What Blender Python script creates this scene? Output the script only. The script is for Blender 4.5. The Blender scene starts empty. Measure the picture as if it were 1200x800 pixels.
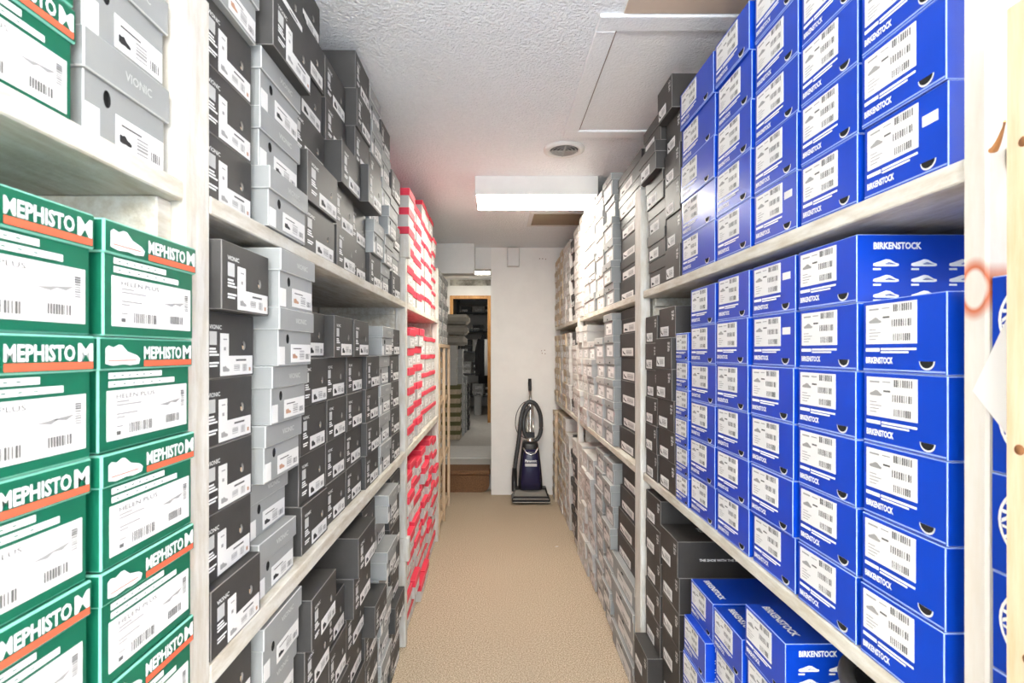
import bpy, math, random
from mathutils import Matrix, Vector
random.seed(7)
S = bpy.context.scene
COL = S.collection
PI = math.pi

# ------------------------------------------------------------------ camera, world, exposure
EYE = 1.43
cam_d = bpy.data.cameras.new('camera')
cam = bpy.data.objects.new('camera', cam_d); COL.objects.link(cam)
cam.location = (0, 0, EYE); cam.rotation_euler = (PI/2, 0, 0)
cam_d.sensor_width = 36; cam_d.lens = 18.0
cam_d.shift_x = 0.015; cam_d.shift_y = 0.010
cam_d.clip_start = 0.02; cam_d.clip_end = 60
cam_d.dof.use_dof = True; cam_d.dof.focus_distance = 3.0; cam_d.dof.aperture_fstop = 9
S.camera = cam

W = bpy.data.worlds.new('world'); S.world = W; W.use_nodes = True
bg = W.node_tree.nodes['Background']
bg.inputs[0].default_value = (0.62, 0.80, 1.0, 1); bg.inputs[1].default_value = 2.0

S.view_settings.view_transform = 'Standard'; S.view_settings.look = 'None'
S.view_settings.gamma = 1; S.view_settings.use_curve_mapping = False
S.view_settings.exposure = 1.34
LIGHT_NEAR = 18.5      # emission of the tubes' diffusers in the stock aisle
LIGHT_FILL = 112.0      # emission of the added, unseen fill tubes behind the camera
LIGHT_FAR = 9.5       # emission of the diffuser in the passage behind

# ------------------------------------------------------------------ materials
def lin(c):
    return tuple(((v/12.92) if v <= .04045 else ((v+.055)/1.055)**2.4) for v in [x/255 for x in c])
MATS = {}
def mat(name, rgb, rough=.6, metal=0, emit=0, noise=0, nscale=30, bump=0, bscale=200, rgb2=None, stretch=None, spec=.4):
    if name in MATS: return MATS[name]
    m = bpy.data.materials.new(name); m.use_nodes = True; nt = m.node_tree
    b = nt.nodes['Principled BSDF']; c = lin(rgb)
    b.inputs['Base Color'].default_value = (*c, 1); b.inputs['Roughness'].default_value = rough
    b.inputs['Metallic'].default_value = metal; b.inputs['Specular IOR Level'].default_value = spec
    if emit:
        b.inputs['Emission Color'].default_value = (*c, 1); b.inputs['Emission Strength'].default_value = emit
    if noise or bump or rgb2:
        tc = nt.nodes.new('ShaderNodeTexCoord'); mp = nt.nodes.new('ShaderNodeMapping')
        nt.links.new(tc.outputs['Object'], mp.inputs[0])
        if stretch: mp.inputs['Scale'].default_value = stretch
    if noise or rgb2:
        n = nt.nodes.new('ShaderNodeTexNoise'); n.inputs['Scale'].default_value = nscale
        n.inputs['Detail'].default_value = 6; n.inputs['Roughness'].default_value = .65
        nt.links.new(mp.outputs[0], n.inputs[0])
        r = nt.nodes.new('ShaderNodeValToRGB')
        c2 = lin(rgb2) if rgb2 else tuple(v*(1-noise) for v in c)
        r.color_ramp.elements[0].position = .36; r.color_ramp.elements[1].position = .62
        r.color_ramp.elements[0].color = (*c2, 1); r.color_ramp.elements[1].color = (*c, 1)
        nt.links.new(n.outputs[0], r.inputs[0]); nt.links.new(r.outputs[0], b.inputs['Base Color'])
    if bump:
        n2 = nt.nodes.new('ShaderNodeTexNoise'); n2.inputs['Scale'].default_value = bscale
        n2.inputs['Detail'].default_value = 3
        nt.links.new(tc.outputs['Object'], n2.inputs[0])
        bp = nt.nodes.new('ShaderNodeBump'); bp.inputs['Strength'].default_value = bump
        bp.inputs['Distance'].default_value = .01
        nt.links.new(n2.outputs[0], bp.inputs['Height']); nt.links.new(bp.outputs[0], b.inputs['Normal'])
    MATS[name] = m
    return m
M = {}
M['wall'] = mat('wall_paint', (236, 232, 226), .7, noise=.04, nscale=6)
M['ceiling'] = mat('ceiling_stipple', (243, 244, 246), .9, noise=.05, nscale=60, bump=1.0, bscale=105)
M['smoothwhite'] = mat('smooth_white_paint', (226, 224, 220), .6, noise=.04, nscale=8)
M['carpet'] = mat('brown_carpet', (222, 204, 178), .95, rgb2=(142, 119, 94), nscale=165, bump=.7, bscale=260)
M['stepcarpet'] = mat('step_carpet', (134, 98, 68), .95, rgb2=(96, 66, 44), nscale=90, bump=.6, bscale=200)
M['vinyl'] = mat('pale_vinyl', (190, 186, 180), .55, noise=.08, nscale=12)
M['vinylmat'] = mat('white_mat', (226, 224, 220), .6, noise=.05, nscale=20)
M['paintwood'] = mat('white_painted_wood', (212, 208, 198), .65, rgb2=(188, 178, 160), nscale=9, stretch=(6, 1, 6), bump=.15, bscale=90)
M['postwood'] = mat('white_painted_post', (212, 209, 202), .65, rgb2=(196, 188, 174), nscale=11, stretch=(5, 5, .8), bump=.15, bscale=90)
M['pine'] = mat('pine_wood', (208, 184, 156), .6, rgb2=(192, 162, 128), nscale=8, stretch=(7, 7, .7))
M['pinetrim'] = mat('varnished_pine', (196, 146, 86), .5, rgb2=(166, 116, 62), nscale=8, stretch=(7, 7, .7))
M['knot'] = mat('pine_knot', (120, 78, 44), .6)
M['black'] = mat('charcoal_card', (64, 62, 60), .55, noise=.12, nscale=18)
M['blackedge'] = mat('charcoal_card_edge', (128, 124, 120), .6)
M['blackr'] = mat('black_card', (56, 53, 51), .5, noise=.12, nscale=18)
M['grey'] = mat('grey_card', (148, 149, 147), .6, noise=.05, nscale=14)
M['greyedge'] = mat('grey_card_edge', (196, 196, 194), .6)
M['ltgrey'] = mat('light_grey_card', (176, 174, 170), .6, noise=.05, nscale=14)
M['green'] = mat('green_card', (14, 98, 72), .4, noise=.08, nscale=10)
M['greenedge'] = mat('green_card_edge', (120, 186, 166), .5)
M['blue'] = mat('blue_card', (6, 60, 176), .3, noise=.08, nscale=8)
M['blueedge'] = mat('blue_card_edge', (150, 172, 228), .4)
M['red'] = mat('coral_red_card', (228, 54, 78), .5, noise=.06, nscale=14)
M['rededge'] = mat('coral_red_edge', (244, 120, 128), .5)
M['white'] = mat('white_card', (196, 192, 186), .6, noise=.04, nscale=14)
M['whiteedge'] = mat('white_card_edge', (206, 198, 188), .6)
M['brown'] = mat('kraft_card', (198, 180, 154), .7, rgb2=(174, 154, 128), nscale=20)
M['olive'] = mat('olive_card', (104, 100, 62), .7, noise=.1)
M['label'] = mat('paper_label', (222, 220, 217), .6)
M['ink'] = mat('label_ink', (92, 90, 88), .7)
M['inklight'] = mat('label_ink_light', (152, 150, 148), .7)
M['inkblack'] = mat('label_ink_black', (40, 38, 38), .7)
M['print'] = mat('white_print', (240, 240, 238), .6)
M['faintprint'] = mat('pale_grey_print', (196, 196, 194), .6)
M['orange'] = mat('orange_red_print', (238, 96, 66), .6)
M['hole'] = mat('hole_dark', (24, 22, 22), .9)
M['tissue'] = mat('tissue_paper', (214, 184, 150), .8)
M['inkorange'] = mat('label_ink_orange', (182, 138, 112), .7)
M['navy'] = mat('navy_plastic', (30, 27, 62), .3)
M['blackplastic'] = mat('black_plastic', (34, 33, 34), .35)
M['hose'] = mat('hose_plastic', (62, 62, 62), .4)
M['hoodgrey'] = mat('hood_grey', (128, 124, 116), .35)
M['chrome'] = mat('chrome', (214, 212, 208), .22, metal=.9)
M['greyplastic'] = mat('grey_plastic', (160, 158, 154), .35)
M['diffuser'] = mat('lit_diffuser', (255, 250, 238), .5, emit=LIGHT_NEAR)
M['tube'] = mat('fill_tube_glow', (255, 252, 246), .5, emit=LIGHT_FILL)  # serves only the added fill lamp behind the camera
M['diffuser2'] = mat('lit_diffuser_far', (255, 252, 244), .5, emit=LIGHT_FAR)
M['ventbrown'] = mat('vent_grille', (206, 192, 168), .6)
M['darkmetal'] = mat('dark_metal', (62, 64, 66), .4)
M['cloth'] = mat('black_cloth', (26, 25, 27), .9)
M['clothwhite'] = mat('white_cloth', (226, 224, 220), .9)
M['border'] = mat('wallpaper_border', (96, 92, 84), .8, rgb2=(190, 186, 176), nscale=5)
M['tanpatch'] = mat('tan_patch', (206, 186, 168), .8, noise=.05, nscale=10)
M['baggrey'] = mat('bag_grey', (158, 152, 142), .8, noise=.1, nscale=12)
M['hatchwhite'] = mat('hatch_white', (243, 243, 244), .85, noise=.03, nscale=40, bump=.4, bscale=120)
M['tie'] = mat('orange_tie', (214, 150, 92), .6)
# near upright on the blue-box bay: white paint with an orange ring-shaped stain
def stained_post():
    m = mat('stained_white_post', (208, 204, 196), .6, rgb2=(204, 196, 184), nscale=11, stretch=(5, 5, .8))
    nt = m.node_tree; b = nt.nodes['Principled BSDF']
    src = b.inputs['Base Color'].links[0].from_socket
    tc = nt.nodes.new('ShaderNodeTexCoord')
    sub = nt.nodes.new('ShaderNodeVectorMath'); sub.operation = 'SUBTRACT'
    sub.inputs[1].default_value = (0, .0, 1.505)
    sc = nt.nodes.new('ShaderNodeVectorMath'); sc.operation = 'MULTIPLY'; sc.inputs[1].default_value = (0, 1, .62)
    ln = nt.nodes.new('ShaderNodeVectorMath'); ln.operation = 'LENGTH'
    nt.links.new(tc.outputs['Object'], sub.inputs[0]); nt.links.new(sub.outputs[0], sc.inputs[0]); nt.links.new(sc.outputs[0], ln.inputs[0])
    r = nt.nodes.new('ShaderNodeValToRGB')
    e = r.color_ramp.elements
    e[0].position = 0; e[0].color = (0, 0, 0, 1); e[1].position = 1; e[1].color = (0, 0, 0, 1)
    for p, v in ((.28, 0), (.36, .95), (.44, .6), (.54, 0)):
        k = e.new(p); k.color = (v, v, v, 1)
    mul = nt.nodes.new('ShaderNodeMath'); mul.operation = 'MULTIPLY'; mul.inputs[1].default_value = 22
    nt.links.new(ln.outputs['Value'], mul.inputs[0]); nt.links.new(mul.outputs[0], r.inputs[0])
    mx = nt.nodes.new('ShaderNodeMix'); mx.data_type = 'RGBA'
    nt.links.new(r.outputs[0], mx.inputs[0]); nt.links.new(src, mx.inputs[6])
    mx.inputs[7].default_value = (*lin((178, 78, 22)), 1)
    nt.links.new(mx.outputs[2], b.inputs['Base Color'])
    return m
M['stained'] = stained_post()

# ------------------------------------------------------------------ mesh builder
TXT = {}
def text_mesh(s, bold=0.0):
    k = (s, bold)
    if k in TXT: return TXT[k]
    cu = bpy.data.curves.new('t', 'FONT'); cu.body = s; cu.resolution_u = 2; cu.offset = bold
    cu.space_line = .8
    o = bpy.data.objects.new('t', cu)
    me = bpy.data.meshes.new_from_object(o)
    vs = [(v.co.x, v.co.y) for v in me.vertices]; fs = [tuple(p.vertices) for p in me.polygons]
    x0 = min(v[0] for v in vs); x1 = max(v[0] for v in vs); y0 = min(v[1] for v in vs); y1 = max(v[1] for v in vs)
    vs = [((a-x0)/(x1-x0), (b-y0)/(y1-y0)) for a, b in vs]
    bpy.data.objects.remove(o); bpy.data.curves.remove(cu); bpy.data.meshes.remove(me)
    TXT[k] = (vs, fs)
    return TXT[k]

class MB:
    def __init__(s): s.v = []; s.f = []; s.m = []; s.mats = []; s.smooth = []
    def mi(s, m):
        if m not in s.mats: s.mats.append(m)
        return s.mats.index(m)
    def face(s, idx, m, sm=False): s.f.append(tuple(idx)); s.m.append(s.mi(m)); s.smooth.append(sm)
    def add(s, pts): n = len(s.v); s.v.extend(pts); return n
    def box(s, x0, y0, z0, x1, y1, z1, m, skip=()):
        n = s.add([(x, y, z) for x in (x0, x1) for y in (y0, y1) for z in (z0, z1)])
        F = {'l': (0, 1, 3, 2), 'r': (4, 6, 7, 5), 'f': (0, 4, 5, 1), 'b': (2, 3, 7, 6), 'd': (0, 2, 6, 4), 't': (1, 5, 7, 3)}
        for k, q in F.items():
            if k not in skip: s.face([n+i for i in q], m)
    def cbox(s, x0, y0, z0, x1, y1, z1, m, me, c=.0015, hole=None, mh='hole', mt=None):
        """box with chamfered edges; hole = (cx, cz, rx, rz) cut in the front (-y) face"""
        lo = (x0, y0, z0); hi = (x1, y1, z1); I = {}
        for sx in (0, 1):
            for sy in (0, 1):
                for sz in (0, 1):
                    for ax in range(3):
                        p = []
                        for a, sg in enumerate((sx, sy, sz)):
                            e = hi[a] if sg else lo[a]
                            p.append(e if a == ax else (e-c if sg else e+c))
                        I[(sx, sy, sz, ax)] = s.add([tuple(p)])
        def F(ax, sg):
            o = [a for a in range(3) if a != ax]
            q = []
            for a, b in ((0, 0), (1, 0), (1, 1), (0, 1)):
                k = [0, 0, 0]; k[ax] = sg; k[o[0]] = a; k[o[1]] = b
                q.append(I[(*k, ax)])
            flip = (sg == 0) != (ax == 1)
            return q[::-1] if flip else q
        for ax in range(3):
            for sg in (0, 1):
                if hole and ax == 1 and sg == 0: continue
                s.face(F(ax, sg), m)
        for ax in range(3):                      # the twelve edges
            a, b = [k for k in range(3) if k != ax]
            for sa in (0, 1):
                for sb in (0, 1):
                    def key(e, w):
                        k = [0, 0, 0]; k[ax] = e; k[a] = sa; k[b] = sb; return I[(*k, w)]
                    s.face((key(0, a), key(1, a), key(1, b), key(0, b)), me)
        for sx in (0, 1):
            for sy in (0, 1):
                for sz in (0, 1): s.face([I[(sx, sy, sz, k)] for k in range(3)], me)
        if hole:
            cx, cz, rx, rz = hole; X0, X1, Z0, Z1 = x0+c, x1-c, z0+c, z1-c
            ang = [2*PI*i/16 for i in range(16)]
            for px, pz in ((X0, Z0), (X1, Z0), (X1, Z1), (X0, Z1)): ang.append(math.atan2(pz-cz, px-cx) % (2*PI))
            ang = sorted(set(round(a, 5) for a in ang)); n = len(ang)
            out, inn, dep = [], [], []
            for a in ang:
                ca, sa = math.cos(a), math.sin(a); t = 1e9
                if ca > 1e-9: t = min(t, (X1-cx)/ca)
                if ca < -1e-9: t = min(t, (X0-cx)/ca)
                if sa > 1e-9: t = min(t, (Z1-cz)/sa)
                if sa < -1e-9: t = min(t, (Z0-cz)/sa)
                out.append((cx+t*ca, y0, cz+t*sa)); inn.append((cx+rx*ca, y0, cz+rz*sa)); dep.append((cx+rx*ca, y0+.004, cz+rz*sa))
            o = s.add(out); i_ = s.add(inn); d = s.add(dep)
            for k in range(n):
                j = (k+1) % n
                s.face((o+k, o+j, i_+j, i_+k), m)
                s.face((i_+k, i_+j, d+j, d+k), me if mt is None else mt)
            s.face([d+k for k in range(n)], mh)
    def slab(s, u0, v0, u1, v1, m, y=0., t=.0006):
        s.box(u0, y-t, v0, u1, y, v1, m, skip=('b',))
    def poly(s, pts, m, y=0., t=.0006):
        n = len(pts); a = s.add([(p[0], y-t, p[1]) for p in pts]); b = s.add([(p[0], y, p[1]) for p in pts])
        s.face([a+i for i in range(n)], m)
        for i in range(n):
            j = (i+1) % n; s.face((a+i, b+i, b+j, a+j), m)
    def text(s, str_, u0, v0, u1, v1, m, y=-.0008, bold=0., rot=0):
        vs, fs = text_mesh(str_, bold)
        pts = []
        for a, b in vs:
            if rot == 1: a, b = 1-b, a
            if rot == -1: a, b = b, 1-a
            pts.append((u0+a*(u1-u0), y, v0+b*(v1-v0)))
        n = s.add(pts)
        for f in fs: s.face([n+i for i in f], m)
    def bars(s, u0, v0, u1, v1, m, n=7, y=-.0009, seed=1, vert=True):
        r = random.Random(seed); p = u0 if vert else v0; L = (u1-u0) if vert else (v1-v0); w = L/n
        for k in range(n):
            ww = w*r.uniform(.3, .75)
            q = (p, v0, p+ww, v1) if vert else (u0, p, u1, p+ww)
            a = s.add([(q[0], y, q[1]), (q[2], y, q[1]), (q[2], y, q[3]), (q[0], y, q[3])]); s.face((a, a+1, a+2, a+3), m)
            p += w
    def quad(s, u0, v0, u1, v1, m, y=-.0009):
        a = s.add([(u0, y, v0), (u1, y, v0), (u1, y, v1), (u0, y, v1)]); s.face((a, a+1, a+2, a+3), m)
    def flat(s, pts, m, y=-.0009):
        a = s.add([(p[0], y, p[1]) for p in pts]); s.face([a+i for i in range(len(pts))], m)
    def lathe(s, prof, m, n=24, c=(0, 0, 0), sm=True, cap=False):
        rings = []
        for r, z in prof:
            rings.append(s.add([(c[0]+r*math.cos(2*PI*i/n), c[1]+r*math.sin(2*PI*i/n), c[2]+z) for i in range(n)]))
        for a, b in zip(rings, rings[1:]):
            for i in range(n):
                j = (i+1) % n; s.face((a+i, a+j, b+j, b+i), m, sm)
        if cap:
            s.face([rings[0]+i for i in range(n)][::-1], m); s.face([rings[-1]+i for i in range(n)], m)
    def tube(s, pts, r, m, n=10, cap=True):
        P = [Vector(p) for p in pts]; rings = []
        rr = r if isinstance(r, (list, tuple)) else [r]*len(P)
        up = Vector((0, 0, 1))
        for i, p in enumerate(P):
            t = (P[min(i+1, len(P)-1)]-P[max(i-1, 0)]).normalized()
            a = t.cross(up)
            if a.length < .05: a = t.cross(Vector((0, 1, 0)))
            a.normalize(); b = t.cross(a).normalized()
            rings.append(s.add([tuple(p+rr[i]*(math.cos(2*PI*k/n)*a+math.sin(2*PI*k/n)*b)) for k in range(n)]))
        for a, b in zip(rings, rings[1:]):
            for i in range(n):
                j = (i+1) % n; s.face((a+i, a+j, b+j, b+i), m, True)
        if cap:
            s.face([rings[0]+i for i in range(n)], m); s.face([rings[-1]+i for i in range(n)][::-1], m)
    def frustum(s, lo, hi, m):
        """lo / hi = (x0, x1, y0, y1, z)"""
        a = s.add([(lo[0], lo[2], lo[4]), (lo[1], lo[2], lo[4]), (lo[1], lo[3], lo[4]), (lo[0], lo[3], lo[4])])
        b = s.add([(hi[0], hi[2], hi[4]), (hi[1], hi[2], hi[4]), (hi[1], hi[3], hi[4]), (hi[0], hi[3], hi[4])])
        s.face((a+3, a+2, a+1, a), m); s.face((b, b+1, b+2, b+3), m)
        for i in range(4):
            j = (i+1) % 4; s.face((a+i, a+j, b+j, b+i), m)
    def mesh(s, name):
        me = bpy.data.meshes.new(name); me.from_pydata(s.v, [], s.f)
        for m in s.mats: me.materials.append(M[m])
        me.polygons.foreach_set('material_index', s.m); me.polygons.foreach_set('use_smooth', s.smooth)
        me.update()
        return me

def link(name, me, parent=None):
    o = bpy.data.objects.new(name, me); COL.objects.link(o)
    if parent: o.parent = parent
    return o
def tag(o, label, cat, group=None):
    o['label'] = label; o['category'] = cat
    if group: o['group'] = group
    return o
def thing(name, label, cat, loc=(0, 0, 0), rz=0, group=None):
    o = bpy.data.objects.new(name, None); COL.objects.link(o); o.empty_display_size = .05
    o.location = loc; o.rotation_euler = (0, 0, rz)
    return tag(o, label, cat, group)
def struct(name, mb, label=None):
    o = link(name, mb.mesh(name)); o['kind'] = 'structure'
    if label: o['label'] = label
    return o
def bx(name, x0, y0, z0, x1, y1, z1, m, parent=None):
    mb = MB(); mb.box(x0, y0, z0, x1, y1, z1, m); return link(name, mb.mesh(name), parent)
def recalc(o):
    import bmesh
    bm = bmesh.new(); bm.from_mesh(o.data); bmesh.ops.recalc_face_normals(bm, faces=bm.faces); bm.to_mesh(o.data); bm.free(); return o

# ------------------------------------------------------------------ the setting
CEIL = 2.47; XL = -.86; XR = .985; YB = 5.12; Y0 = -1.3
def sbox(name, *a):
    mb = MB(); mb.box(*a); return struct(name, mb)
sbox('floor', XL-.1, Y0, -.1, XR+.1, 5.32, 0, 'carpet')
sbox('ceiling', XL-.1, Y0, CEIL, XR+.1, YB, CEIL+.1, 'ceiling')
sbox('wall_left', XL-.1, Y0, 0, XL, 9.0, 2.9, 'wall')
sbox('wall_right', XR, Y0, 0, XR+.1, YB, CEIL, 'wall')
sbox('wall_back', -.055, YB, 0, XR+.1, YB+.1, CEIL, 'wall')
sbox('wall_header', XL, YB, 2.255, -.055, YB+.1, CEIL+.43, 'smoothwhite')
sbox('trim_1', -.62, 4.93, 2.185, -.215, YB, CEIL, 'smoothwhite')
# passage beyond the opening
sbox('floor_passage', XL, 5.32, .0, .2, 11.6, .217, 'vinyl')
sbox('ceiling_passage', XL-.1, YB+.1, 2.68, .3, 11.6, 2.78, 'smoothwhite')
sbox('wall_passage', -.055, YB+.1, .0, .045, 8.75, 2.68, 'smoothwhite')
mb = MB()
mb.box(XL, 8.80, .217, -.79, 8.9, 2.68, 'smoothwhite'); mb.box(-.105, 8.80, .217, .2, 8.9, 2.68, 'smoothwhite')
mb.box(-.79, 8.80, 2.375, -.105, 8.9, 2.68, 'smoothwhite')
struct('wall_doorway', mb)
sbox('trim_2', -.80, 8.785, 2.565, -.1, 8.80, 2.665, 'border')
mb = MB()
mb.box(-.80, 8.76, 2.335, -.10, 8.80, 2.39, 'pinetrim'); mb.box(-.80, 8.76, .217, -.745, 8.80, 2.335, 'pinetrim'); mb.box(-.155, 8.76, .217, -.10, 8.80, 2.335, 'pinetrim')
struct('door_1', mb)
sbox('wall_far', XL-.1, 11.5, .217, .3, 11.6, 2.68, 'wall')
sbox('wall_storeroom', .2, 8.9, 0, .3, 11.5, 2.68, 'wall')
sbox('wall_storeroom_side', XL-.1, 9.0, 0, XL, 11.5, 2.68, 'wall')
tag(bx('floor_mat', -.8, 5.82, .217, -.06, 6.55, .225, 'vinylmat'), 'white rectangular mat on the pale raised floor', 'mat')
# carpeted step with a rounded nose and a rounded free end
t = thing('carpeted_step', 'brown carpeted step up to the raised passage floor', 'step', (0, 0, 0))
mb = MB()
prof = [(-.078, .06)]
pts = [(-.80, 0)] + [(-.16+.085*math.sin(a), .075-.075*math.cos(a)) for a in [PI/2*i/6 for i in range(7)]] + [(-.075, .175), (-.80, .175)]
n = len(pts)
a = mb.add([(p[0], 5.21, p[1]) for p in pts]); b = mb.add([(p[0], 5.318, p[1]) for p in pts])
mb.face([a+i for i in range(n)], 'stepcarpet'); mb.face([b+i for i in range(n)][::-1], 'stepcarpet')
for i in range(n): mb.face((a+i, b+i, b+(i+1) % n, a+(i+1) % n), 'stepcarpet')
link('riser', mb.mesh('riser'), t)
mb = MB(); mb.cbox(-.80, 5.19, .175, -.065, 5.50, .222, 'stepcarpet', 'stepcarpet', .012); link('tread', mb.mesh('tread'), t)
# doorstop conduit along the foot of the back wall
# ceiling fittings
t = thing('ceiling_hatch', 'white flush ceiling hatch with a flat trim frame', 'hatch', (.6, 2.02, CEIL))
def frame4(mb, x0, y0, x1, y1, w, z0, z1, m):
    mb.box(x0, y0, z0, x1, y0+w, z1, m); mb.box(x0, y1-w, z0, x1, y1, z1, m)
    mb.box(x0, y0+w, z0, x0+w, y1-w, z1, m); mb.box(x1-w, y0+w, z0, x1, y1-w, z1, m)
HX0, HX1, HY0, HY1 = .318-.6, .975-.6, 1.572-2.02, 2.465-2.02
for nm, q in (('frame_board', (HX0, HY0, HX1, HY0+.072)), ('frame_board', (HX0, HY1-.072, HX1, HY1)), ('frame_board', (HX0, HY0+.073, HX0+.066, HY1-.073)), ('frame_board', (HX1-.066, HY0+.073, HX1, HY1-.073))):
    mb = MB(); mb.cbox(q[0], q[1], -.012, q[2], q[3], .001, 'hatchwhite', 'hatchwhite', .003); link(nm, mb.mesh(nm), t)
bx('hatch_panel', HX0+.071, HY0+.078, -.004, HX1-.071, HY1-.078, .001, 'hatchwhite', t)
mb = MB(); frame4(mb, HX0+.066, HY0+.072, HX1-.066, HY1-.072, .006, -.002, .001, 'knot'); link('gap_shade_strip', mb.mesh('gap_shade_strip'), t)  # dark strip painted in for the shade in the gap round the panel
tag(bx('tan_patch', .39, .85, CEIL-.006, .98, 1.566, CEIL-.0005, 'tanpatch'), 'plain tan patch on the ceiling beside the hatch frame', 'board')  # thin slab in one even tan tone, browner than the ceiling
t = thing('round_ceiling_vent', 'round white ceiling vent with dark louvred centre', 'vent', (.346, 2.63, CEIL))
mb = MB(); mb.lathe([(.106, .0), (.104, -.008), (.088, -.014), (.074, -.010), (.072, .0)], 'smoothwhite', 32); link('rim', mb.mesh('rim'), t)
mb = MB(); mb.lathe([(.073, .001), (.073, -.002), (.001, -.002)], 'darkmetal', 32); link('throat', mb.mesh('throat'), t)
for k in range(3):
    mb = MB(); mb.lathe([(.02+.018*k, -.003), (.028+.018*k, -.012), (.030+.018*k, -.011), (.022+.018*k, -.002)], 'greyplastic', 24); link('louvre', mb.mesh('louvre'), t)
mb = MB(); mb.box(-.07, -.004, -.012, .07, .004, -.008, 'greyplastic'); mb.box(-.004, -.07, -.012, .004, .07, -.008, 'greyplastic'); link('cross_bar', mb.mesh('cross_bar'), t)
def strip_light(x0, x1, y0, y1, z, h, label, dm='diffuser'):
    t = thing('fluorescent_light', label, 'ceiling light', ((x0+x1)/2, (y0+y1)/2, z), 0, 'ceiling fluorescent lights')
    w = (x1-x0)/2; d = (y1-y0)/2
    mb = MB(); mb.box(-w, -d, -h, w, -d+.006, 0, 'smoothwhite'); mb.box(-w, d-.006, -h, w, d, 0, 'smoothwhite')
    mb.box(-w, -d+.006, -.01, w, d-.006, 0, 'smoothwhite'); link('housing', mb.mesh('housing'), t)
    for sx in (-1, 1):
        mb = MB(); mb.box(sx*w-.004*(sx+1), -d+.006, -h, sx*w+.004*(1-sx), d-.006, -.01, 'smoothwhite'); link('end_cap', mb.mesh('end_cap'), t)
    mb = MB(); mb.box(-w+.008, -d+.006, -h+.002, w-.008, d-.006, -h+.012, dm); link('diffuser', mb.mesh('diffuser'), t)
    return t
strip_light(-.128, .60, 3.03, 3.37, CEIL, .11, 'long white fluorescent ceiling light glowing above the carpet aisle')
t = thing('fluorescent_light', 'added unseen hanging tube light brightening the ceiling from the open aisle end', 'ceiling light', (0, -1.12, CEIL), 0, 'ceiling fluorescent lights')  # unseen lamp, added behind the camera to throw light on the ceiling
for sx in (-.4, .4):
    mb = MB(); mb.tube([(sx, 0, 0), (sx, 0, -.53)], .004, 'darkmetal', 6); link('hanging_rod', mb.mesh('hanging_rod'), t)
mb = MB(); mb.cbox(-.61, -.03, -.57, .61, .03, -.53, 'smoothwhite', 'smoothwhite', .004); link('housing', mb.mesh('housing'), t)
for sy in (-.075, .075):
    mb = MB(); mb.tube([(-.6, sy, -.55), (.6, sy, -.55)], .019, 'tube', 12); link('added_fill_tube', mb.mesh('added_fill_tube'), t)
    for sx in (-.59, .59):
        mb = MB(); mb.box(sx-.008, min(0, sy), -.56, sx+.008, max(0, sy), -.54, 'smoothwhite'); link('tube_holder', mb.mesh('tube_holder'), t)
strip_light(-.70, -.10, 7.75, 8.1, 2.68, .03, 'lit flat ceiling light in the passage behind the doorway', 'diffuser2')
t = thing('air_return_grille', 'beige metal air grille in the ceiling behind the fluorescent light', 'vent', (.55, 4.02, CEIL))
mb = MB(); frame4(mb, -.30, -.21, .30, .21, .03, -.008, .001, 'smoothwhite'); link('frame', mb.mesh('frame'), t)
for k in range(18):
    mb = MB(); y = -.172+k*.0205; mb.frustum((-.268, .268, y, y+.004, -.006), (-.268, .268, y+.010, y+.014, .0), 'ventbrown'); link('slat', mb.mesh('slat'), t)
bx('backing', -.268, -.18, -.0005, .268, .18, .001, 'ventbrown', t)
# alarm box high on the back wall
t = thing('wall_box', 'small white plastic box mounted high on the back wall', 'box', (.165, YB, 2.275))
mb = MB(); mb.cbox(-.062, -.06, 0, .062, 0, .185, 'smoothwhite', 'smoothwhite', .006); link('housing', mb.mesh('housing'), t)
mb = MB(); mb.cbox(-.058, -.068, .004, .058, -.058, .181, 'smoothwhite', 'whiteedge', .003); link('cover', mb.mesh('cover'), t)
for (px, pz) in ((.43, 2.36), (.46, 2.36), (.49, 2.355), (.45, 1.44), (.48, 1.445), (.455, 1.415), (.485, 1.41)):
    o = bx('screw_hole', px-.004, YB-.002, pz-.004, px+.004, YB+.004, pz+.004, 'knot'); o.parent = bpy.data.objects['wall_back']

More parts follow.
